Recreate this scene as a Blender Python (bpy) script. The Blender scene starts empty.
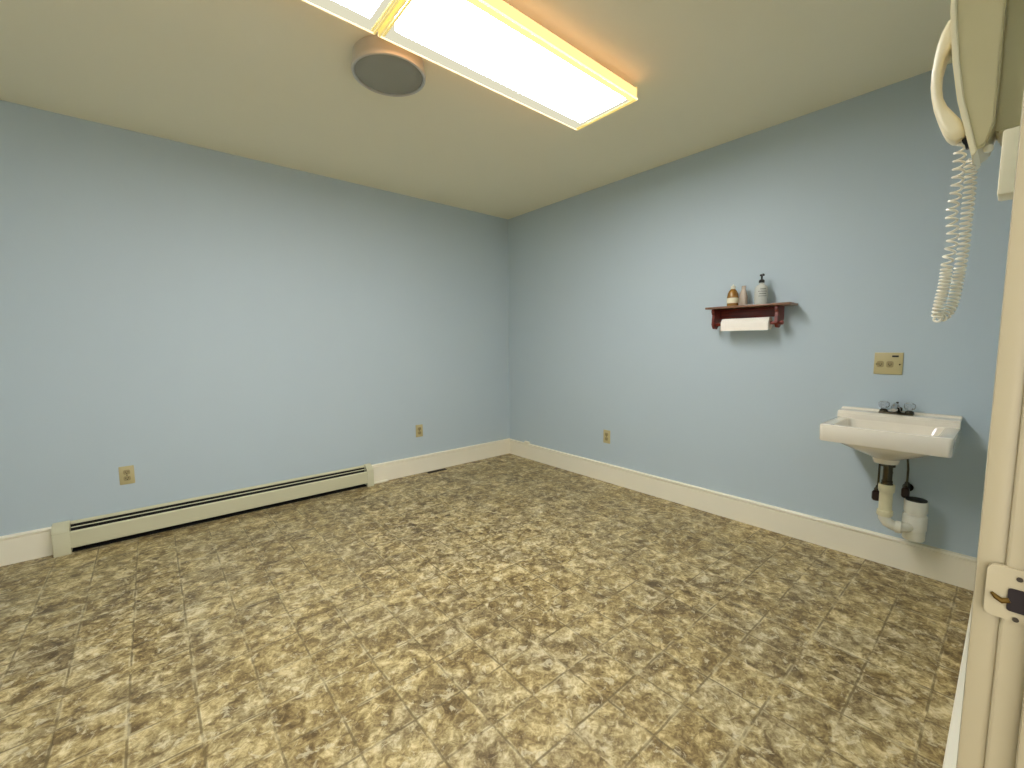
import bpy, bmesh, math, random
from mathutils import Vector, Matrix
random.seed(7)
S = bpy.context.scene
COL = S.collection
PI = math.pi
H = 2.5

# ---------------------------------------------------------------- materials
def lin(c):
    return tuple(((v/255)/12.92 if v/255 <= .04045 else ((v/255+.055)/1.055)**2.4) for v in c)

def mat(name, rgb, rough=.5, metal=0, spec=.5, noise=0, nscale=20, bump=0, bscale=200, emis=None, trans=0, alpha=1, coat=0):
    m = bpy.data.materials.new(name); m.use_nodes = True
    nt = m.node_tree; b = nt.nodes['Principled BSDF']
    c = lin(rgb)
    b.inputs['Base Color'].default_value = (*c, 1)
    b.inputs['Roughness'].default_value = rough
    b.inputs['Metallic'].default_value = metal
    b.inputs['Specular IOR Level'].default_value = spec
    b.inputs['Coat Weight'].default_value = coat
    if trans: b.inputs['Transmission Weight'].default_value = trans
    tc = nt.nodes.new('ShaderNodeTexCoord')
    if noise:
        n = nt.nodes.new('ShaderNodeTexNoise'); n.inputs['Scale'].default_value = nscale; n.inputs['Detail'].default_value = 4
        nt.links.new(tc.outputs['Object'], n.inputs['Vector'])
        mx = nt.nodes.new('ShaderNodeMix'); mx.data_type = 'RGBA'
        mx.inputs['A'].default_value = (*[v*(1-noise) for v in c], 1)
        mx.inputs['B'].default_value = (*[min(1, v*(1+noise)) for v in c], 1)
        nt.links.new(n.outputs['Fac'], mx.inputs['Factor']); nt.links.new(mx.outputs['Result'], b.inputs['Base Color'])
    if bump:
        n = nt.nodes.new('ShaderNodeTexNoise'); n.inputs['Scale'].default_value = bscale; n.inputs['Detail'].default_value = 3
        nt.links.new(tc.outputs['Object'], n.inputs['Vector'])
        bp = nt.nodes.new('ShaderNodeBump'); bp.inputs['Strength'].default_value = bump; bp.inputs['Distance'].default_value = .002
        nt.links.new(n.outputs['Fac'], bp.inputs['Height']); nt.links.new(bp.outputs['Normal'], b.inputs['Normal'])
    if emis:
        b.inputs['Emission Color'].default_value = (*lin(emis[0]), 1); b.inputs['Emission Strength'].default_value = emis[1]
    return m

def emit_mat(name, rgb, strength):
    m = bpy.data.materials.new(name); m.use_nodes = True
    nt = m.node_tree; nt.nodes.remove(nt.nodes['Principled BSDF'])
    e = nt.nodes.new('ShaderNodeEmission'); e.inputs['Color'].default_value = (*lin(rgb), 1); e.inputs['Strength'].default_value = strength
    nt.links.new(e.outputs[0], nt.nodes['Material Output'].inputs['Surface'])
    return m

M = {}
M['wall'] = mat('pale_blue_paint', (186, 199, 204), .55, noise=.02, nscale=1.5, bump=.15, bscale=160, spec=.3)
M['ceil'] = mat('cream_ceiling_paint', (242, 235, 208), .8, noise=.02, nscale=1.2, bump=.1, bscale=120, spec=.2)
M['white'] = mat('white_gloss_trim', (242, 234, 210), .35, noise=.02, nscale=6)
M['jamb'] = mat('cream_door_paint', (178, 166, 136), .4, noise=.04, nscale=9, bump=.1, bscale=60)
M['heater'] = mat('beige_enamel', (203, 198, 165), .4, noise=.02, nscale=8)
M['dark'] = mat('dark_cavity', (22, 20, 16), .8, noise=.1)
M['fin'] = mat('shade_dark_fin', (30, 28, 24), .5, .6, noise=.2, nscale=60)  # near-black puts the shade inside the heater slot into the fin colour
M['plate'] = mat('tan_plastic', (190, 176, 128), .4, noise=.03, nscale=40)
M['recept'] = mat('tan_plastic_dark', (158, 142, 98), .4, noise=.03, nscale=40)
M['porc'] = mat('bone_porcelain', (234, 225, 206), .12, noise=.015, nscale=8, coat=.5)
M['chrome'] = mat('chrome', (190, 190, 190), .12, 1, noise=.04, nscale=30)
M['chromedark'] = mat('tarnished_chrome', (84, 78, 64), .25, 1, noise=.3, nscale=40)
M['acryl'] = mat('clear_acrylic', (225, 228, 230), .06, trans=.85, noise=.03)
M['pvc'] = mat('white_pvc', (230, 226, 208), .35, noise=.03, nscale=20)
M['pvcold'] = mat('yellowed_pvc', (224, 216, 178), .4, noise=.08, nscale=30)
M['valve'] = mat('dark_valve', (46, 28, 24), .4, .3, noise=.2, nscale=50)
M['rubber'] = mat('black_rubber', (30, 32, 30), .5, noise=.1)
M['silver'] = mat('satin_nickel', (206, 202, 194), .3, .5, noise=.05, nscale=12)
M['greyface'] = mat('grey_diffuser', (150, 148, 134), .55, noise=.03, nscale=6)
M['phone'] = mat('cream_phone_plastic', (204, 192, 148), .35, noise=.03, nscale=14)
M['phone_light'] = mat('cream_phone_edge', (232, 222, 188), .35, noise=.02, nscale=14)
M['cord'] = mat('cream_cord', (232, 226, 206), .3, noise=.04, nscale=60)
M['black'] = mat('black_plastic', (14, 14, 14), .35, noise=.1)
M['paper'] = mat('paper_towel', (248, 240, 226), .9, noise=.02, nscale=60, bump=.3, bscale=300)
M['amber'] = mat('amber_gel', (150, 104, 40), .15, noise=.35, nscale=35, coat=.5)
M['pinkclear'] = mat('rosy_clear_plastic', (214, 196, 176), .2, trans=.35, noise=.1, nscale=30)
M['label'] = mat('cream_label', (232, 222, 190), .6, noise=.05, nscale=40)
M['clearwhite'] = mat('frosted_bottle', (214, 214, 202), .25, trans=.2, noise=.04, nscale=20)
M['print'] = mat('grey_print', (90, 88, 82), .6, noise=.1)
M['strike_hole'] = mat('latch_hole', (24, 8, 10), .7, noise=.2)
M['brassworn'] = mat('worn_brass', (96, 74, 30), .4, .8, noise=.4, nscale=120)
M['vent'] = mat('brown_vent', (48, 38, 22), .6, noise=.2)
M['fixture'] = mat('fixture_white_enamel', (226, 218, 196), .4, noise=.02)
M['tube_glow'] = emit_mat('lit_lens', (246, 247, 250), 11.8)
M['glow_edge'] = emit_mat('lens_margin', (176, 172, 150), .72)
M['glow_side'] = emit_mat('lens_side', (255, 186, 120), .9)
M['lip'] = mat('clear_lens_lip', (240, 222, 190), .3, noise=.02, emis=((235, 205, 160), .75))
M['lens_end'] = mat('yellow_glow_lens_end', (226, 208, 140), .3, noise=.1, nscale=40, emis=((232, 206, 120), .28))  # weak yellow emission added for tube light showing through the end piece

def wood(name, a, b_):
    m = mat(name, a, .35, coat=.3); nt = m.node_tree; b = nt.nodes['Principled BSDF']
    tc = nt.nodes.new('ShaderNodeTexCoord'); mp = nt.nodes.new('ShaderNodeMapping'); mp.inputs['Scale'].default_value = (3, 40, 40)
    n = nt.nodes.new('ShaderNodeTexNoise'); n.inputs['Scale'].default_value = 3; n.inputs['Detail'].default_value = 5
    r = nt.nodes.new('ShaderNodeValToRGB')
    r.color_ramp.elements[0].color = (*lin(a), 1); r.color_ramp.elements[1].color = (*lin(b_), 1)
    r.color_ramp.elements[0].position = .35; r.color_ramp.elements[1].position = .65
    nt.links.new(tc.outputs['Object'], mp.inputs['Vector']); nt.links.new(mp.outputs[0], n.inputs['Vector'])
    nt.links.new(n.outputs['Fac'], r.inputs['Fac']); nt.links.new(r.outputs[0], b.inputs['Base Color'])
    return m
M['wood'] = wood('red_mahogany', (92, 26, 18), (128, 44, 28))
M['woodtop'] = wood('brown_shelf_board', (112, 76, 52), (142, 104, 74))

def floor_mat():
    m = bpy.data.materials.new('mottled_sheet_vinyl'); m.use_nodes = True
    nt = m.node_tree; L = nt.links; N = nt.nodes; b = N['Principled BSDF']
    tc = N.new('ShaderNodeTexCoord')
    def noise(scale, det=5, rough=.6, dist=0, vec=None):
        n = N.new('ShaderNodeTexNoise'); n.inputs['Scale'].default_value = scale; n.inputs['Detail'].default_value = det
        n.inputs['Roughness'].default_value = rough; n.inputs['Distortion'].default_value = dist
        L.new(vec or tc.outputs['Object'], n.inputs['Vector']); return n
    def math_(op, a, b2=None, clamp=False):
        n = N.new('ShaderNodeMath'); n.operation = op; n.use_clamp = clamp
        for i, v in enumerate((a, b2)):
            if v is None: continue
            if isinstance(v, (int, float)): n.inputs[i].default_value = v
            else: L.new(v, n.inputs[i])
        return n.outputs[0]
    def ramp(fac, stops):
        r = N.new('ShaderNodeValToRGB'); cr = r.color_ramp
        while len(cr.elements) < len(stops): cr.elements.new(.5)
        for e, (p, c) in zip(cr.elements, stops): e.position = p; e.color = (*lin(c), 1)
        L.new(fac, r.inputs['Fac']); return r.outputs[0]
    def mix(f, a, c, bt='MIX'):
        n = N.new('ShaderNodeMix'); n.data_type = 'RGBA'; n.blend_type = bt
        for k, v in (('Factor', f), ('A', a), ('B', c)):
            if isinstance(v, (int, float)): n.inputs[k].default_value = v
            elif isinstance(v, tuple): n.inputs[k].default_value = v
            else: L.new(v, n.inputs[k])
        return n.outputs['Result']
    # tile grid
    PT = .1765
    sep = N.new('ShaderNodeSeparateXYZ'); L.new(tc.outputs['Object'], sep.inputs[0])
    wob = noise(14, 2, .5)
    wv = math_('MULTIPLY', math_('SUBTRACT', wob.outputs['Fac'], .5), .006)
    gx = math_('DIVIDE', math_('ADD', math_('ADD', sep.outputs['X'], 2.216 + PT*40), wv), PT)
    gy = math_('DIVIDE', math_('ADD', math_('ADD', sep.outputs['Y'], 2.560 + PT*40), wv), PT)
    fx = math_('ABSOLUTE', math_('SUBTRACT', math_('FRACT', math_('ADD', gx, .5)), .5))
    fy = math_('ABSOLUTE', math_('SUBTRACT', math_('FRACT', math_('ADD', gy, .5)), .5))
    d = math_('MINIMUM', fx, fy)
    cx = math_('FLOOR', gx); cy = math_('FLOOR', gy)
    comb = N.new('ShaderNodeCombineXYZ'); L.new(cx, comb.inputs[0]); L.new(cy, comb.inputs[1])
    wn = N.new('ShaderNodeTexWhiteNoise'); wn.noise_dimensions = '3D'; L.new(comb.outputs[0], wn.inputs['Vector'])
    # per tile offset of the stone pattern so it breaks at tile edges
    vm = N.new('ShaderNodeVectorMath'); vm.operation = 'SCALE'; L.new(wn.outputs['Color'], vm.inputs[0]); vm.inputs['Scale'].default_value = .12
    va = N.new('ShaderNodeVectorMath'); va.operation = 'ADD'; L.new(tc.outputs['Object'], va.inputs[0]); L.new(vm.outputs[0], va.inputs[1])
    V = va.outputs[0]
    n1 = noise(13, 6, .62, .7, V)       # cloudy patches
    n2 = noise(36, 5, .65, 1.2, V)      # stone flakes
    n3 = noise(130, 3, .6, .3)          # grain
    f = math_('ADD', math_('MULTIPLY', n1.outputs['Fac'], .55), math_('MULTIPLY', n2.outputs['Fac'], .45))
    f = math_('ADD', f, math_('MULTIPLY', math_('SUBTRACT', wn.outputs['Value'], .5), .035))
    f = math_('ADD', f, math_('MULTIPLY', math_('SUBTRACT', n3.outputs['Fac'], .5), .10))
    base = ramp(f, [(.37, (92, 74, 44)), (.44, (122, 103, 66)), (.48, (146, 127, 86)), (.525, (168, 150, 106)), (.57, (196, 178, 134)), (.65, (222, 208, 168))])
    n4 = noise(5, 3, .6, .4, V)
    grey = ramp(n4.outputs['Fac'], [(.42, (255, 250, 232)), (.52, (255, 255, 250)), (.62, (232, 232, 236))])
    base = mix(.7, base, grey, 'MULTIPLY')
    # dark chips
    n5 = noise(55, 4, .7, .8)
    chip = ramp(n5.outputs['Fac'], [(.60, (0, 0, 0)), (.68, (255, 255, 255))])
    base = mix(math_('MULTIPLY', chip, .55), base, (*lin((84, 66, 38)), 1))
    n6 = noise(24, 6, .7, .7)
    streak = ramp(n6.outputs['Fac'], [(.56, (0, 0, 0)), (.62, (255, 255, 255))])
    base = mix(math_('MULTIPLY', streak, .55), base, (*lin((222, 210, 174)), 1))
    # grout: thin dark line, broken by noise, with a pale edge
    gm = ramp(d, [(.014, (255, 255, 255)), (.026, (0, 0, 0))])
    gn = ramp(noise(9, 3).outputs['Fac'], [(.40, (60, 60, 60)), (.55, (255, 255, 255))])
    gfac = math_('MULTIPLY', math_('MULTIPLY', gm, gn), .74)
    pale = ramp(d, [(.030, (255, 255, 255)), (.055, (0, 0, 0))])
    pn = ramp(noise(16, 3).outputs['Fac'], [(.48, (0, 0, 0)), (.60, (255, 255, 255))])
    base = mix(math_('MULTIPLY', math_('MULTIPLY', pale, pn), .45), base, (*lin((220, 206, 164)), 1))
    base = mix(gfac, base, (*lin((100, 84, 50)), 1))
    L.new(base, b.inputs['Base Color'])
    b.inputs['Roughness'].default_value = .42; b.inputs['Specular IOR Level'].default_value = .35
    bp = N.new('ShaderNodeBump'); bp.inputs['Strength'].default_value = .35; bp.inputs['Distance'].default_value = .002
    hgt = math_('SUBTRACT', n2.outputs['Fac'], gm)
    L.new(hgt, bp.inputs['Height']); L.new(bp.outputs[0], b.inputs['Normal'])
    return m
M['floor'] = floor_mat()

# ---------------------------------------------------------------- mesh helpers
def bx(bm, x0, x1, y0, y1, z0, z1, bev=0, seg=2):
    tmp = bmesh.new()
    bmesh.ops.create_cube(tmp, size=1)
    for v in tmp.verts:
        v.co = Vector(((x0+x1)/2 + v.co.x*(x1-x0), (y0+y1)/2 + v.co.y*(y1-y0), (z0+z1)/2 + v.co.z*(z1-z0)))
    if bev: bmesh.ops.bevel(tmp, geom=tmp.edges[:], offset=bev, segments=seg, affect='EDGES', profile=.5)
    join(bm, tmp); return bm
def join(bm, tmp):
    me = bpy.data.meshes.new('t'); tmp.to_mesh(me); tmp.free(); bm.from_mesh(me); bpy.data.meshes.remove(me)
def lathe(bm, prof, origin=(0, 0, 0), axis='Z', n=32):
    """prof: list of (r, h) from one end to the other"""
    o = Vector(origin)
    def P(r, h, a):
        c, s = r*math.cos(a), r*math.sin(a)
        return o + (Vector((c, s, h)) if axis == 'Z' else Vector((h, c, s)) if axis == 'X' else Vector((c, h, s)))
    rings = [[bm.verts.new(P(max(r, 1e-4), h, 2*PI*i/n)) for i in range(n)] for r, h in prof]
    for a, b in zip(rings, rings[1:]):
        for i in range(n): bm.faces.new((a[i], a[(i+1) % n], b[(i+1) % n], b[i]))
    bm.faces.new(rings[0][::-1]); bm.faces.new(rings[-1])
    return bm
def tube(bm, pts, r, n=10, closed=False):
    pts = [Vector(p) for p in pts]; rings = []
    up = Vector((0, 0, 1)); prev = None
    for i, p in enumerate(pts):
        t = (pts[min(i+1, len(pts)-1)] - pts[max(i-1, 0)]).normalized()
        if prev is None:
            a = t.cross(up) if abs(t.dot(up)) < .95 else t.cross(Vector((1, 0, 0)))
        else:
            a = prev - t*prev.dot(t)
        a.normalize(); prev = a; b = t.cross(a)
        rr = r[i] if isinstance(r, (list, tuple)) else r
        rings.append([bm.verts.new(p + a*rr*math.cos(2*PI*k/n) + b*rr*math.sin(2*PI*k/n)) for k in range(n)])
    for a, b in zip(rings, rings[1:]):
        for i in range(n): bm.faces.new((a[i], a[(i+1) % n], b[(i+1) % n], b[i]))
    bm.faces.new(rings[0][::-1]); bm.faces.new(rings[-1])
    return bm
def rrect(cx, cy, hw, hd, r, z, n=6):
    r = min(r, hw*.999, hd*.999); out = []
    for k, (sx, sy) in enumerate(((1, 1), (-1, 1), (-1, -1), (1, -1))):
        for i in range(n+1):
            a = PI/2*k + PI/2*i/n
            out.append(Vector((cx + sx*(hw-r) + r*math.cos(a), cy + sy*(hd-r) + r*math.sin(a), z)))
    return out
def loft(bm, rings):
    R = [[bm.verts.new(p) for p in r] for r in rings]; n = len(R[0])
    for a, b in zip(R, R[1:]):
        for i in range(n): bm.faces.new((a[i], a[(i+1) % n], b[(i+1) % n], b[i]))
    bm.faces.new(R[0][::-1]); bm.faces.new(R[-1])
    return bm
def prism(bm, poly, a0, a1, axis='X', bev=0):
    """extrude a closed polygon of (u, v) along axis; X: (a, u, v); Y: (u, a, v)"""
    tmp = bmesh.new()
    f = (lambda a, u, v: (a, u, v)) if axis == 'X' else (lambda a, u, v: (u, a, v))
    A = [tmp.verts.new(f(a0, u, v)) for u, v in poly]; B = [tmp.verts.new(f(a1, u, v)) for u, v in poly]
    n = len(poly)
    for i in range(n): tmp.faces.new((A[i], A[(i+1) % n], B[(i+1) % n], B[i]))
    tmp.faces.new(A[::-1]); tmp.faces.new(B)
    bmesh.ops.recalc_face_normals(tmp, faces=tmp.faces[:])
    if bev: bmesh.ops.bevel(tmp, geom=tmp.edges[:], offset=bev, segments=2, affect='EDGES')
    join(bm, tmp); return bm
def obj(name, bm, m, parent=None, smooth=True, loc=None, label=None):
    bmesh.ops.recalc_face_normals(bm, faces=bm.faces[:])
    me = bpy.data.meshes.new(name); bm.to_mesh(me); bm.free()
    me.materials.append(m)
    if smooth:
        for p in me.polygons: p.use_smooth = True
        try: me.set_sharp_from_angle(angle=math.radians(38))
        except Exception: pass
    o = bpy.data.objects.new(name, me); COL.objects.link(o)
    if parent: o.parent = parent
    if loc: o.location = loc
    if label: o['label'] = label
    return o
def NB(): return bmesh.new()
def tag(o, label, cat, group=None):
    o['label'] = label; o['category'] = cat
    if group: o['group'] = group
    return o
def thing(name, label, cat, loc, rotz=0, group=None):
    o = bpy.data.objects.new(name, None); COL.objects.link(o); o.empty_display_size = .05
    o.location = loc; o.rotation_euler = (0, 0, rotz)
    return tag(o, label, cat, group)
def struct(name, bm, m, smooth=False):
    o = obj(name, bm, m, smooth=smooth); o['kind'] = 'structure'; return o

RA, RB, RC = 0.0, -PI/2, PI           # local x = right along the wall as seen from the room, local -y = out of the wall

# ---------------------------------------------------------------- room shell
XL, YC = -4.35, -3.555                # left wall, near wall surface
DX0, DX1 = -3.12, -2.20               # door opening
HB = -5.0                             # end of passage behind the doorway
struct('floor', bx(NB(), XL-.1, .1, HB, .1, -.1, 0), M['floor'])
struct('ceiling', bx(NB(), XL-.1, .1, HB, .1, H, H+.1), M['ceil'])
struct('wall_back', bx(NB(), XL-.1, .1, 0, .1, 0, H), M['wall'])
struct('wall_right', bx(NB(), 0, .1, YC-.12, 0, 0, H), M['wall'])
struct('wall_left', bx(NB(), XL-.1, XL, YC-.12, 0, 0, H), M['wall'])
b = NB()
bx(b, DX1+.02, 0, YC-.12, YC, 0, H); bx(b, XL, DX0-.02, YC-.12, YC, 0, H); bx(b, DX0-.02, DX1+.02, YC-.12, YC, 2.07, H)
struct('wall_near', b, M['wall'])

def base_prof(t=.02, h=.165):
    # (out, z) profile with a moulded cap
    return [(0, 0), (t-.004, 0), (t-.004, h-.022), (t-.009, h-.018), (t-.009, h-.015), (t+.001, h-.013), (t+.001, h-.009), (t-.002, h-.004), (0, h)]
def baseboard(name, rot, loc, x0, x1, t=.02, h=.165):
    b = NB(); prism(b, [(-u, v) for u, v in base_prof(t, h)], x0, x1)
    o = struct(name, b, M['white']); o.location = loc; o.rotation_euler = (0, 0, rot); return o
baseboard('baseboard_back', RA, (0, 0, 0), XL, -3.462)
baseboard('baseboard_back', RA, (0, 0, 0), -1.572, 0)
baseboard('baseboard_right', RB, (0, 0, 0), 0, -YC, h=.162)
baseboard('baseboard_near', RC, (0, YC, 0), 0, -DX1-.075, t=.050, h=.16)
b = NB(); bx(b, -1.572, -1.43, -.042, -.018, 0, .016, .005)
struct('trim_1', b, M['white'])       # scuffed shoe moulding stub beside the heater
b = NB(); bx(b, -.03, -.001, -.335, -.270, .160, .184, .006)
o = tag(obj('cable_clip', b, M['white']), 'small white lump on top of the baseboard near the far corner', 'clip')

# door frame: jamb, casing, stop
b = NB()
bx(b, DX1, DX1+.02, YC-.13, YC-.008, 0, 2.05, .003)
bx(b, DX0-.02, DX0, YC-.13, YC-.008, 0, 2.05, .003)
bx(b, DX0-.02, DX1+.02, YC-.13, YC-.008, 2.03, 2.05, .002)
fr = struct('door_1', b, M['jamb'])
b = NB()
for s in (0, 1):
    x = DX1-.013 if s == 0 else DX0
    bx(b, x, x+.013, YC-.125, YC-.032, 0, 2.03, .003)
o = obj('door_stop', b, M['jamb'], fr)
b = NB()
bx(b, DX1+.005, DX1+.075, YC-.010, YC+.0155, 0, 2.10, .003)
bx(b, DX0-.075, DX0-.005, YC-.010, YC+.0155, 0, 2.10, .003)
bx(b, DX0-.075, DX1+.075, YC-.010, YC+.0155, 2.035, 2.10, .003)
obj('casing', b, M['jamb'], fr)
# painted strike plate let into the right jamb
b = NB()
def plate_poly(y0, y1, z0, z1, r=.008):
    return [(v.x, v.y) for v in rrect((y0+y1)/2, (z0+z1)/2, (y1-y0)/2, (z1-z0)/2, r, 0)]
prism(b, plate_poly(YC-.034, YC+.006, .868, .932), DX1-.003, DX1+.004)
sp = obj('strike_plate', b, M['jamb'], fr, label='paint-covered strike plate with a dark latch hole')
b = NB(); prism(b, plate_poly(YC-.031, YC-.012, .880, .908, .003), DX1-.0045, DX1-.001)
obj('latch_hole', b, M['strike_hole'], sp)
b = NB(); tube(b, [(DX1-.004, YC+.001, .897), (DX1-.0045, YC-.003, .893), (DX1-.0045, YC-.008, .890), (DX1-.004, YC-.014, .893)], [.0016, .003, .0035, .003], 8)
obj('latch_lip', b, M['brassworn'], sp)
for z in (.871, .921):
    b = NB(); lathe(b, [(.0028, 0), (.0028, .001)], (DX1-.0042, YC-.020, z), 'X', 12); obj('screw', b, M['vent'], sp)

# ---------------------------------------------------------------- baseboard heater on the back wall
X0, X1 = -3.462, -1.575
t = thing('baseboard_heater', 'long low beige baseboard heater on the floor along the back wall', 'heater', ((X0+X1)/2, 0, 0))
hw = (X1-X0)/2
b = NB(); bx(b, -hw+.01, hw-.01, -.008, 0, .0, .172); prism(b, [(-.006, .174), (-.006, .168), (-.014, .166), (-.016, .160), (-.020, .161), (-.019, .170), (-.010, .178)], -hw+.02, hw-.02)
obj('back_panel', b, M['heater'], t)
b = NB(); prism(b, [(-.062, .134), (-.070, .126), (-.072, .036), (-.066, .032), (-.068, .037), (-.066, .124), (-.060, .130)], -hw+.02, hw-.02)
obj('front_cover', b, M['heater'], t)
b = NB(); prism(b, [(-.036, .150), (-.044, .148), (-.044, .1460), (-.036, .148)], -hw+.06, hw-.05)
obj('damper', b, M['heater'], t)
b = NB(); tube(b, [(-hw+.03, -.036, .085), (hw-.03, -.036, .085)], .011, 12)
tb = obj('heating_pipe', b, M['fin'], t)
b = NB()
for i in range(150):
    x = -hw+.10 + i*(2*hw-.18)/149
    bx(b, x-.0006, x+.0006, -.062, -.012, .055, .112)
o = obj('fins', b, M['fin'], t, smooth=False); o['kind'] = 'stuff'
b = NB(); bx(b, -hw+.01, hw-.01, -.050, -.008, .003, .010); bx(b, -hw+.02, hw-.02, -.0105, -.0082, .01, .160); obj('shade_dark_tray', b, M['dark'], t)  # tray and back sheet in dark colour, standing for shade inside the heater
for s, w in ((-1, .072), (1, .055)):
    b = NB(); xa = s*hw; xb = s*(hw-w)
    prism(b, [(0, 0), (-.074, 0), (-.076, .136), (-.066, .150), (-.034, .176), (-.010, .182), (0, .182)], min(xa, xb), max(xa, xb), bev=.002)
    if s < 0: bx(b, -hw-.001, -hw+w+.001, -.0775, -.070, .134, .138)
    obj('end_cap', b, M['heater'], t)

# ---------------------------------------------------------------- electrical outlets
def duplex(root, cx, cz, horizontal=False, m=None):
    for s in (-1, 1):
        ox, oz = (s*.0195, 0) if horizontal else (0, s*.0195)
        b = NB(); r = [(v.x, v.y) for v in rrect(cx+ox, cz+oz, .0165 if not horizontal else .0145, .0145 if not horizontal else .0165, .009, 0)]
        prism(b, r, -.0085, -.005, 'Y')
        f = obj('receptacle', b, m or M['recept'], root)
        b = NB()
        if horizontal:
            bx(b, cx+ox-.006, cx+ox-.004, -.0090, -.008, cz-.004, cz+.004); bx(b, cx+ox+.004, cx+ox+.006, -.0090, -.008, cz-.004, cz+.004)
        else:
            bx(b, cx-.0075, cx-.0055, -.0090, -.008, cz+oz-.002, cz+oz+.006); bx(b, cx+.0055, cx+.0075, -.0090, -.008, cz+oz-.002, cz+oz+.006)
        lathe(b, [(.0025, -.0090), (.0025, -.008)], (cx+ox, 0, cz+oz-.007), 'Y', 10)
        obj('slots', b, M['dark'], f)
def outlet(label, loc, rot):
    t = thing('wall_outlet', label, 'electrical outlet', loc, rot, 'tan duplex outlets low on the walls')
    b = NB(); bx(b, -.036, .036, -.006, 0, -.0575, .0575, .003)
    obj('cover_plate', b, M['plate'], t); duplex(t, 0, 0)
    b = NB(); lathe(b, [(.003, -.0075), (.0035, -.0055)], (0, 0, 0), 'Y', 12); obj('screw', b, M['chromedark'], t)
    return t
outlet('tan wall outlet on the back wall above the left end of the baseboard heater', (-3.125, 0, .400), RA)
outlet('tan wall outlet on the back wall right of the baseboard heater, near the room corner', (-1.097, 0, .400), RA)
outlet('tan wall outlet low on the right wall with the wall shelf and sink', (0, -1.312, .397), RB)
t = thing('sink_outlet', 'square tan double-width outlet plate on the wall above the sink', 'electrical outlet', (0, -3.119, 1.084), RB)
b = NB(); bx(b, -.058, .058, -.007, 0, -.0575, .0575, .003); obj('cover_plate', b, M['plate'], t)
duplex(t, -.012, -.004, True)
b = NB(); bx(b, .014, .040, -.0105, -.006, .034, .043, .001); obj('switch', b, M['black'], t)
for x in (-.046, .046):
    b = NB(); lathe(b, [(.003, -.0085), (.0035, -.0065)], (x, 0, -.004), 'Y', 12); obj('screw', b, M['chromedark'], t)

# ---------------------------------------------------------------- wall shelf, towel roll, bottles
SY, SZ = -2.445, 1.417
t = thing('wall_shelf', 'small dark red wooden wall shelf with paper towel bar', 'shelf', (0, SY, SZ), RB)
b = NB(); bx(b, -.247, .247, -.142, 0, 0, .013, .003); obj('shelf_board', b, M['woodtop'], t)
b = NB(); bx(b, -.205, .168, -.018, 0, -.060, 0, .002); obj('back_rail', b, M['wood'], t)
for x in (-.207, .167):
    b = NB()
    prof = [(0, 0), (-.115, 0), (-.118, -.018), (-.104, -.040), (-.108, -.070), (-.112, -.100), (-.092, -.128), (-.062, -.130), (-.040, -.108), (-.026, -.085), (0, -.082)]
    prism(b, prof, x-.009, x+.009, bev=.002); obj('bracket', b, M['wood'], t)
b = NB(); lathe(b, [(.008, -.222), (.010, -.218), (.010, .182), (.013, .184), (.014, .192), (.011, .199), (.004, .202)], (0, -.080, -.100), 'X', 20)
obj('towel_bar', b, M['wood'], t)
# roll hangs between the brackets
b = NB(); R, r0 = .0375, .020
prof = [(r0, -.141), (R-.002, -.141), (R, -.139), (R, .139), (R-.002, .141), (r0, .141)]
lathe(b, prof, (0, 0, 0), 'X', 40)
bx(b, -.139, .139, -.0385, -.0370, -.042, -.002)        # loose sheet edge
t2 = obj('paper_towel_roll', b, M['paper']); t2.location = (-.080, SY+.012, SZ-.102); t2.rotation_euler = (0, 0, RB)
tag(t2, 'white paper towel roll hanging under the wall shelf', 'paper towel roll')
ztop = SZ+.013
t = thing('amber_bottle', 'small amber bottle with white cap, leftmost on the wall shelf', 'bottle', (-.078, -2.346, ztop))
b = NB(); lathe(b, [(.028, 0), (.033, .003), (.034, .060), (.031, .082), (.022, .100), (.012, .110), (.011, .116)]); obj('bottle_body', b, M['amber'], t)
b = NB(); lathe(b, [(.0135, .110), (.014, .112), (.0135, .128), (.008, .132), (.0035, .134), (.0035, .140)], n=24); obj('cap', b, M['pvc'], t)
b = NB(); lathe(b, [(.0335, .020), (.0344, .022), (.0344, .052), (.0335, .054)]); obj('label_band', b, M['label'], t)
t = thing('rosy_bottle', 'pale rosy clear bottle between the amber and pump bottles on the shelf', 'bottle', (-.056, -2.402, ztop))
b = NB(); loft(b, [rrect(0, 0, .018, .021, .012, 0), rrect(0, 0, .020, .024, .014, .004), rrect(0, 0, .020, .023, .014, .055), rrect(0, 0, .016, .017, .014, .090), rrect(0, 0, .010, .011, .010, .108)]); obj('bottle_body', b, M['pinkclear'], t)
b = NB(); lathe(b, [(.0125, .106), (.0125, .124), (.010, .127)], n=24); obj('cap', b, M['pinkclear'], t)
t = thing('pump_bottle', 'frosted soap bottle with black pump, rightmost on the wall shelf', 'bottle', (-.075, -2.512, ztop))
b = NB(); lathe(b, [(.032, 0), (.036, .004), (.036, .095), (.032, .108), (.020, .120), (.0135, .124), (.013, .134)], n=36); obj('bottle_body', b, M['clearwhite'], t)
b = NB()
for z, w in ((.092, .6), (.078, 1.0), (.064, .8), (.050, .95)):
    n = 8
    for i in range(n):
        a = math.radians(218) + (i-n/2)*.17*w
        c = Vector((math.cos(a)*.0362, math.sin(a)*.0362, z))
        tb_ = bmesh.new(); bmesh.ops.create_cube(tb_, size=1)
        mt = Matrix.Translation(c) @ Matrix.Rotation(a, 4, 'Z') @ Matrix.Diagonal((.0012, .0042, .0035, 1))
        bmesh.ops.transform(tb_, matrix=mt, verts=tb_.verts[:]); join(b, tb_)
obj('printed_lines', b, M['print'], t)
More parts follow.
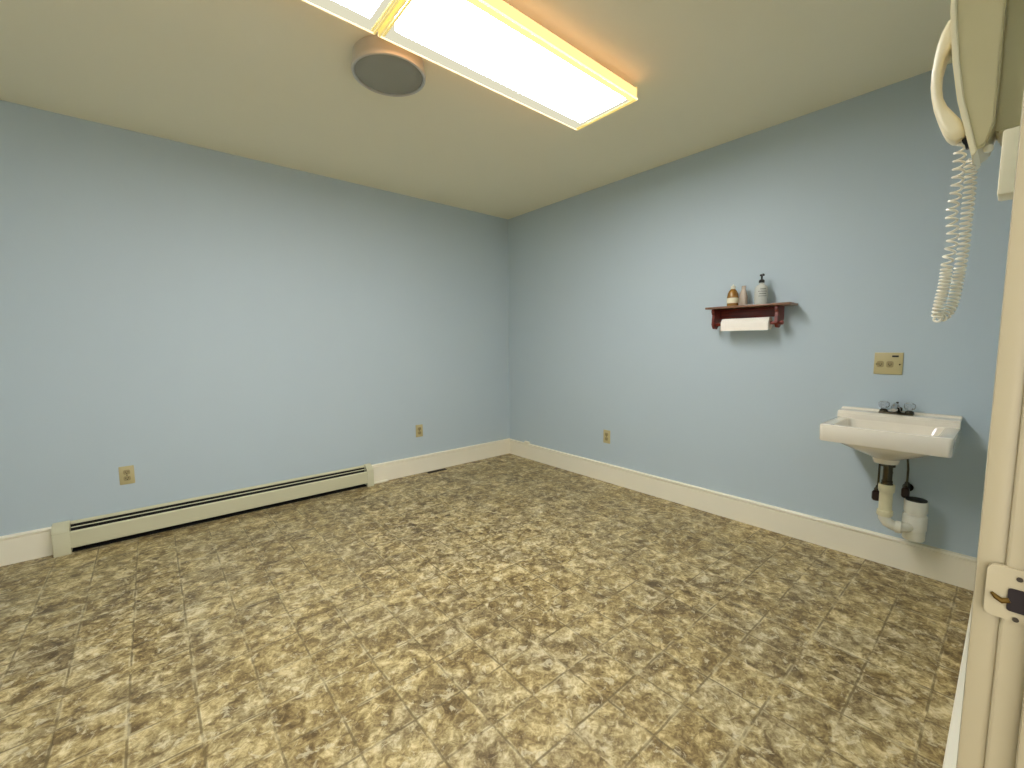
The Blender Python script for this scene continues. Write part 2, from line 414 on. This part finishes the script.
b = NB(); lathe(b, [(.0155, .132), (.0160, .134), (.0160, .146), (.012, .151), (.0055, .154), (.0050, .172), (.011, .173), (.012, .176), (.012, .182), (.008, .184)], n=28)
tube(b, [(0, 0, .179), (-.018, -.012, .180), (-.034, -.022, .177), (-.038, -.025, .170)], [.006, .0055, .0045, .004], 10)
obj('pump', b, M['black'], t)

# ---------------------------------------------------------------- sink
KY = -3.172
t = thing('wall_sink', 'small bone-coloured wall-mounted sink with exposed white drain pipes', 'sink', (0, KY, 0), RB)
b = NB()
cy, cd = -.217, -.262
loft(b, [rrect(-.005, -.20, .048, .048, .047, .598), rrect(-.005, -.20, .054, .054, .05, .622), rrect(-.003, -.205, .085, .08, .06, .640),
         rrect(0, -.21, .135, .12, .07, .665), rrect(0, cy, .172, .155, .06, .692), rrect(0, cy, .192, .175, .05, .712), rrect(0, cy, .205, .19, .03, .716),
         rrect(0, cy, .231, .212, .014, .709), rrect(0, cy, .2345, .2155, .018, .714),
         rrect(0, cy, .236, .217, .018, .783), rrect(0, cy, .234, .215, .018, .790), rrect(0, cy, .229, .210, .016, .793),
         rrect(0, cd, .190, .158, .030, .793), rrect(0, cd, .186, .154, .032, .791), rrect(0, cd, .182, .150, .035, .782), rrect(0, cd, .168, .132, .05, .715),
         rrect(0, cd+.01, .145, .100, .06, .680), rrect(0, cd+.03, .09, .065, .06, .662), rrect(0, cd+.05, .025, .025, .025, .656)])
prism(b, [(0, .785), (-.110, .785), (-.108, .818), (-.100, .827), (-.03, .830), (-.022, .838), (0, .840)], -.234, .234, bev=.003)     # raised ledge along the wall
bas = obj('basin', b, M['porc'], t)
b = NB(); lathe(b, [(.021, .6565), (.021, .660), (.016, .6605), (.010, .659)], (0, cd+.05, 0), n=24); obj('drain_ring', b, M['chrome'], bas)
b = NB(); bx(b, -.068, .068, -.078, -.030, .826, .838, .006, 3)
prism(b, [(-.045, .838), (-.020, .838), (-.022, .862), (-.040, .862)], -.02, .02, bev=.004)
lathe(b, [(.018, .836), (.016, .846), (.010, .850)], (-.050, -.054, 0), n=20); lathe(b, [(.018, .836), (.016, .846), (.010, .850)], (.050, -.054, 0), n=20)
fa = obj('faucet', b, M['chromedark'], t)
b = NB(); tube(b, [(0, -.050, .842), (0, -.062, .866), (0, -.090, .876), (0, -.120, .872), (0, -.140, .856)], [.017, .015, .013, .012, .011], 16)
obj('spout', b, M['chrome'], fa)
b = NB(); lathe(b, [(.003, .850), (.003, .880), (.006, .884), (.004, .889)], (0, -.040, 0), n=12); obj('pop_up_rod', b, M['chromedark'], fa)
for x in (-.050, .050):
    b = NB()
    pr = [(.012, .852), (.019, .857), (.023, .868), (.022, .882), (.014, .889), (.004, .890)]
    lathe(b, pr, (x, -.054, 0), n=8); obj('knob', b, M['acryl'], fa)
# drain
PX, PY = .006, -.205
b = NB(); lathe(b, [(.026, .600), (.028, .594), (.028, .582), (.019, .580), (.019, .512), (.022, .510), (.022, .497), (.024, .495), (.024, .486)], (PX, PY, 0), n=28)
tl = obj('drain_tailpiece', b, M['chromedark'], t, label='tarnished metal tailpiece')
b = NB(); tube(b, [(PX, PY+.015, .515), (PX, -.10, .515), (PX-.004, -.05, .520)], .005, 8); obj('pop_up_lever', b, M['chromedark'], tl)
b = NB(); lathe(b, [(.022, .492), (.032, .490), (.033, .470), (.031, .455), (.027, .450), (.026, .448), (.026, .360), (.031, .358), (.032, .338), (.028, .330)], (PX, PY, 0), n=28)
obj('drain_pipe', b, M['pvcold'], t)
DXC, DYC = .108, -.115       # wide drum
b = NB(); tube(b, [(PX, PY, .345), (PX, PY, .318), (PX+.012, PY+.004, .298), (PX+.035, PY+.012, .284), (PX+.060, PY+.028, .280), (DXC-.012, DYC-.03, .284)], [.025, .025, .025, .024, .023, .023], 18)
lathe(b, [(.026, 0), (.029, .002), (.029, .024), (.026, .026)], (PX+.040, PY+.018, .282), 'X', 24)
obj('trap_elbow', b, M['pvc'], t)
b = NB(); lathe(b, [(.030, .214), (.040, .215), (.043, .220), (.043, .268), (.046, .270), (.047, .276), (.047, .338), (.044, .343), (.041, .346), (.041, .356), (.045, .358), (.045, .410), (.043, .414), (.030, .415)], (DXC, DYC, 0), n=40)
dr = obj('drum_trap', b, M['pvc'], t)
b = NB(); lathe(b, [(.036, .413), (.041, .414), (.041, .420), (.030, .423), (.010, .424)], (DXC, DYC, 0), n=32); obj('lid', b, M['rubber'], dr)
b = NB(); tube(b, [(DXC-.02, DYC+.02, .235), (DXC-.03, -.06, .205), (DXC-.03, -.022, .190), (DXC-.03, -.004, .188)], .009, 10); obj('wall_pipe', b, M['chromedark'], t)
# shut-off valves and supply tubes
for x, side, z in ((-.050, -1, .400), (.062, 1, .445)):
    b = NB(); tube(b, [(x, -.001, z), (x, -.050, z)], .009, 12); lathe(b, [(.022, -.006), (.020, -.001)], (x, 0, z), 'Y', 20)
    lathe(b, [(.012, z-.018), (.013, z-.012), (.013, z+.016), (.010, z+.028), (.009, z+.036)], (x, -.048, 0), n=16)
    v = obj('shutoff_valve', b, M['chromedark'], t)
    b = NB(); bm2 = b
    if side < 0: loft(b, [rrect(0, 0, .014, .022, .010, -.014), rrect(0, 0, .018, .028, .014, -.007), rrect(0, 0, .018, .028, .014, .007), rrect(0, 0, .014, .022, .010, .014)])
    else: loft(b, [rrect(0, 0, .013, .022, .010, -.012), rrect(0, 0, .016, .028, .014, -.006), rrect(0, 0, .016, .028, .014, .006), rrect(0, 0, .013, .022, .010, .012)])
    bmesh.ops.rotate(b, verts=b.verts[:], cent=(0, 0, 0), matrix=Matrix.Rotation(PI/2, 3, 'X'))
    bmesh.ops.translate(b, verts=b.verts[:], vec=(x, -.078, z-.012)); obj('handle', b, M['valve'], v)
    b = NB(); xe = -.050 if side < 0 else .050
    tube(b, [(x, -.048, z+.03), (x, -.048, .55), (x*.5+xe*.5, -.050, .62), (xe, -.054, .70), (xe, -.054, .80)], .0048, 8); obj('supply_tube', b, M['chromedark'], v)

# ---------------------------------------------------------------- ceiling fixtures
def fixture(label, x0, x1):
    cx = (x0+x1)/2; hl = (x1-x0)/2
    t = thing('fluorescent_light', label, 'ceiling light', (cx, -2.035, H), 0)
    W = .198
    b = NB(); prism(b, [(-W+.03, 0), (-W+.03, -.022), (-W+.012, -.030), (W-.012, -.030), (W-.03, -.022), (W-.03, 0)], -hl+.008, hl-.008, 'X')
    obj('housing', b, M['fixture'], t, smooth=False)
    b = NB(); bx(b, -hl+.040, hl-.045, -W+.034, W-.062, -.083, -.030, .006); obj('lit_lens', b, M['tube_glow'], t, smooth=False)
    b = NB(); bx(b, -hl+.010, hl-.008, W-.062, W-.003, -.081, -.030); bx(b, hl-.045, hl-.008, -W+.034, W-.062, -.081, -.030); obj('lens_margin', b, M['glow_edge'], t, smooth=False, label='dimmer clear margin of the lens')
    for s in (-1, 1):
        b = NB(); bx(b, -hl+.010, hl-.008, *sorted((s*W, s*(W-.034 if s < 0 else W-.002))), -.079, -.030)
        obj('lens_side', b, M['glow_side'], t, smooth=False, label='warm orange glowing side of the lens')
    b = NB(); bx(b, -hl, hl, W-.004, W+.004, -.084, -.074, .002); bx(b, -hl, hl, -W-.004, -W+.001, -.084, -.076, .002); obj('lens_rim', b, M['lip'], t)
    for s in (-1, 1):
        b = NB(); xa, xb = sorted((s*hl, s*(hl-.009))); bx(b, xa, xb, -W, W, -.086, -.020, .003); bx(b, *sorted((s*(hl-.012), s*(hl-.022))), -W+.01, W-.01, -.086, -.078, .003)
        obj('end_cap', b, M['lens_end'], t, label='end piece with an added yellowish glow')
    return t
fixture('long lit fluorescent ceiling light, the one nearer the right wall', -2.195, -1.010)
fixture('long lit fluorescent ceiling light cut off by the top edge, left of the other one', -3.392, -2.207)
t = thing('drum_light', 'round unlit drum ceiling fixture with silver rim and grey face', 'ceiling fixture', (-2.046, -1.611, H))
b = NB(); lathe(b, [(.150, 0), (.156, -.004), (.158, -.048), (.163, -.056), (.164, -.068), (.162, -.077), (.156, -.080), (.151, -.077), (.150, -.070), (.10, -.068)], n=64); obj('rim', b, M['silver'], t)
b = NB(); lathe(b, [(.1495, -.068), (.1495, -.072), (.145, -.0745), (.10, -.076), (.02, -.077)], n=64); obj('face', b, M['greyface'], t)

# ---------------------------------------------------------------- wall phone on the near wall (local -y -> +Y world)
FX = -1.70
t = thing('wall_phone', 'cream corded telephone hanging on the wall past the door frame', 'telephone', (FX, YC, 1.56), RC)
# local x: + is towards the camera (world -X); near side at x=0, far side at x=-0.10
def W2(pts): return [(-w, z) for w, z in pts]
b = NB(); prism(b, W2([(0, .055), (.050, .045), (.058, .05), (.058, .34), (0, .34)]), -.100, -.030, bev=.003)
bx(b, -.100, -.020, -.052, -.004, .040, .048, .002); bx(b, -.098, -.012, -.046, -.006, .030, .036, .002)
obj('mounting_bracket', b, M['phone'], t)
b = NB(); prism(b, W2([(.058, .06), (.066, .025), (.083, .012), (.092, .05), (.108, .12), (.120, .20), (.129, .30), (.130, .36), (.058, .36)]), -.110, 0, bev=.003)
obj('body', b, M['phone'], t)
b = NB()
fr_ = [(.085, .004), (.096, .05), (.112, .12), (.124, .20), (.133, .30), (.134, .364)]
bk_ = [(.124, .364), (.124, .30), (.114, .20), (.102, .12), (.086, .05), (.077, .012)]
prism(b, W2(fr_ + bk_), -.114, .004, bev=.002)
fp = obj('faceplate', b, M['phone_light'], t)
b = NB(); tube(b, [(-.055, -.090, .040), (-.055, -.100, .066)], .008, 12); obj('cradle', b, M['black'], t)
b = NB(); lathe(b, [(.005, 0), (.007, .003), (.007, .010), (.004, .013)], (-.02, -.064, .012), n=14); obj('cord_jack', b, M['cord'], t)
# handset
def handset():
    b = NB(); secs = []
    def sec(w0, w1, z, half, r=.008, tilt=0):
        c = (w0+w1)/2; hd = (w1-w0)/2
        return [Vector((p.x, -p.y, z + tilt*(p.y-c))) for p in rrect(-.055, c, half, hd, r, 0)]
    S_ = [(.124, .131, .300, .020, .4), (.124, .139, .295, .026, .4), (.124, .147, .275, .028, .3), (.127, .152, .255, .028, .2), (.138, .156, .232, .024, .1), (.1425, .158, .205, .023, 0),
          (.1425, .158, .180, .022, 0), (.139, .155, .155, .022, -.05), (.130, .150, .130, .023, -.15), (.118, .143, .108, .025, -.3), (.108, .136, .090, .027, -.4), (.101, .129, .074, .028, -.4), (.098, .121, .063, .026, -.4), (.100, .113, .057, .020, -.4)]
    loft(b, [sec(a, c, z, h, .009, tl_) for a, c, z, h, tl_ in S_])
    return obj('handset', b, M['phone_light'], t)
hs = handset()
b = NB(); bx(b, -.079, -.031, -.1255, -.1185, .250, .285, .003); obj('earpiece', b, M['phone'], hs)
# coiled cord: down from the handset, loops at the bottom, back up to the body
def path(tt):
    # tt in 0..1; local (x, out, z)
    pts = [(-.055, .106, .060), (-.055, .106, .022), (-.052, .106, -.04), (-.050, .110, -.09), (-.050, .105, -.14), (-.050, .110, -.19), (-.052, .112, -.235), (-.055, .118, -.285), (-.060, .118, -.308),
           (-.068, .106, -.300), (-.072, .098, -.275), (-.074, .094, -.23), (-.074, .090, -.17), (-.072, .089, -.10), (-.070, .088, -.04), (-.064, .089, .000), (-.060, .092, .018)]
    n = len(pts)-1; f = tt*n; i = min(int(f), n-1); u = f-i
    P = [Vector(pts[max(0, min(n, i+k))]) for k in (-1, 0, 1, 2)]
    return .5*((2*P[1]) + (-P[0]+P[2])*u + (2*P[0]-5*P[1]+4*P[2]-P[3])*u*u + (-P[0]+3*P[1]-3*P[2]+P[3])*u**3)
b = NB(); pts = []; ph = 0; N_ = 2200; prevp = path(0)
for i in range(N_+1):
    tt = i/N_; p = path(tt); ds = (p-prevp).length; prevp = p
    z = p.z
    pitch = .0165 if z > -.20 else .0075
    if tt > .55: pitch = .0105 if z > -.2 else .0075
    ph += 2*PI*ds/pitch
    r = .0080 * min(1, tt*22, (1-tt)*22)
    tan = (path(min(1, tt+.002)) - path(max(0, tt-.002))).normalized()
    a = tan.cross(Vector((1, 0, 0))).normalized(); c = tan.cross(a)
    q = p + a*r*math.cos(ph) + c*r*math.sin(ph)
    pts.append((q.x, -q.y, q.z))
tube(b, pts, .0024, 6); obj('coiled_cord', b, M['cord'], t)
t = thing('wall_plate', 'cream wall box cover seen edge-on below the telephone, beside the door frame', 'wall plate', (-1.76, YC, 1.517), RC)
b = NB(); bx(b, -.035, .035, -.012, 0, -.060, .060, .003); obj('cover_plate', b, M['phone'], t)
b = NB(); bx(b, -.030, .030, -.043, -.010, -.056, .056, .004); obj('box_cover', b, M['phone_light'], t)

# floor register slot by the back baseboard
t = thing('floor_vent', 'short dark slot on the floor against the back wall baseboard', 'vent', (-.955, -.062, 0), .0)
b = NB(); bx(b, -.10, .10, -.022, .022, 0, .004, .001); obj('vent_frame', b, M['vent'], t)
b = NB()
for i in range(12): bx(b, -.092+i*.016, -.084+i*.016, -.016, .016, .004, .006)
obj('grille', b, M['dark'], t)

# ---------------------------------------------------------------- light, world
w = bpy.data.worlds.new('World'); S.world = w; w.use_nodes = True
bg = w.node_tree.nodes['Background']; bg.inputs['Color'].default_value = (.96, .95, .93, 1); bg.inputs['Strength'].default_value = 1.35

# ---------------------------------------------------------------- camera
f, yaw, pitch, roll = 427.3037, 0.70235, -0.09446, -0.007094
cam = bpy.data.cameras.new('camera'); co = bpy.data.objects.new('camera', cam); COL.objects.link(co)
cam.sensor_width = 36; cam.lens = 36*f/1024; cam.clip_start = .01
fw = Vector((math.sin(yaw)*math.cos(pitch), math.cos(yaw)*math.cos(pitch), math.sin(pitch)))
rt = Vector((math.cos(yaw), -math.sin(yaw), 0)); up = rt.cross(fw)
c, s = math.cos(roll), math.sin(roll)
r2, u2 = rt*c + up*s, up*c - rt*s
mw = Matrix((( r2.x, u2.x, -fw.x, -2.96865), (r2.y, u2.y, -fw.y, -3.55510), (r2.z, u2.z, -fw.z, 1.20266), (0, 0, 0, 1)))
co.matrix_world = mw
S.camera = co
S.view_settings.view_transform = 'Standard'; S.view_settings.look = 'None'
S.view_settings.exposure = 1.3; S.view_settings.gamma = 1; S.view_settings.use_curve_mapping = False
S.cycles.max_bounces = 10; S.cycles.diffuse_bounces = 6
S.cycles.use_denoising = True
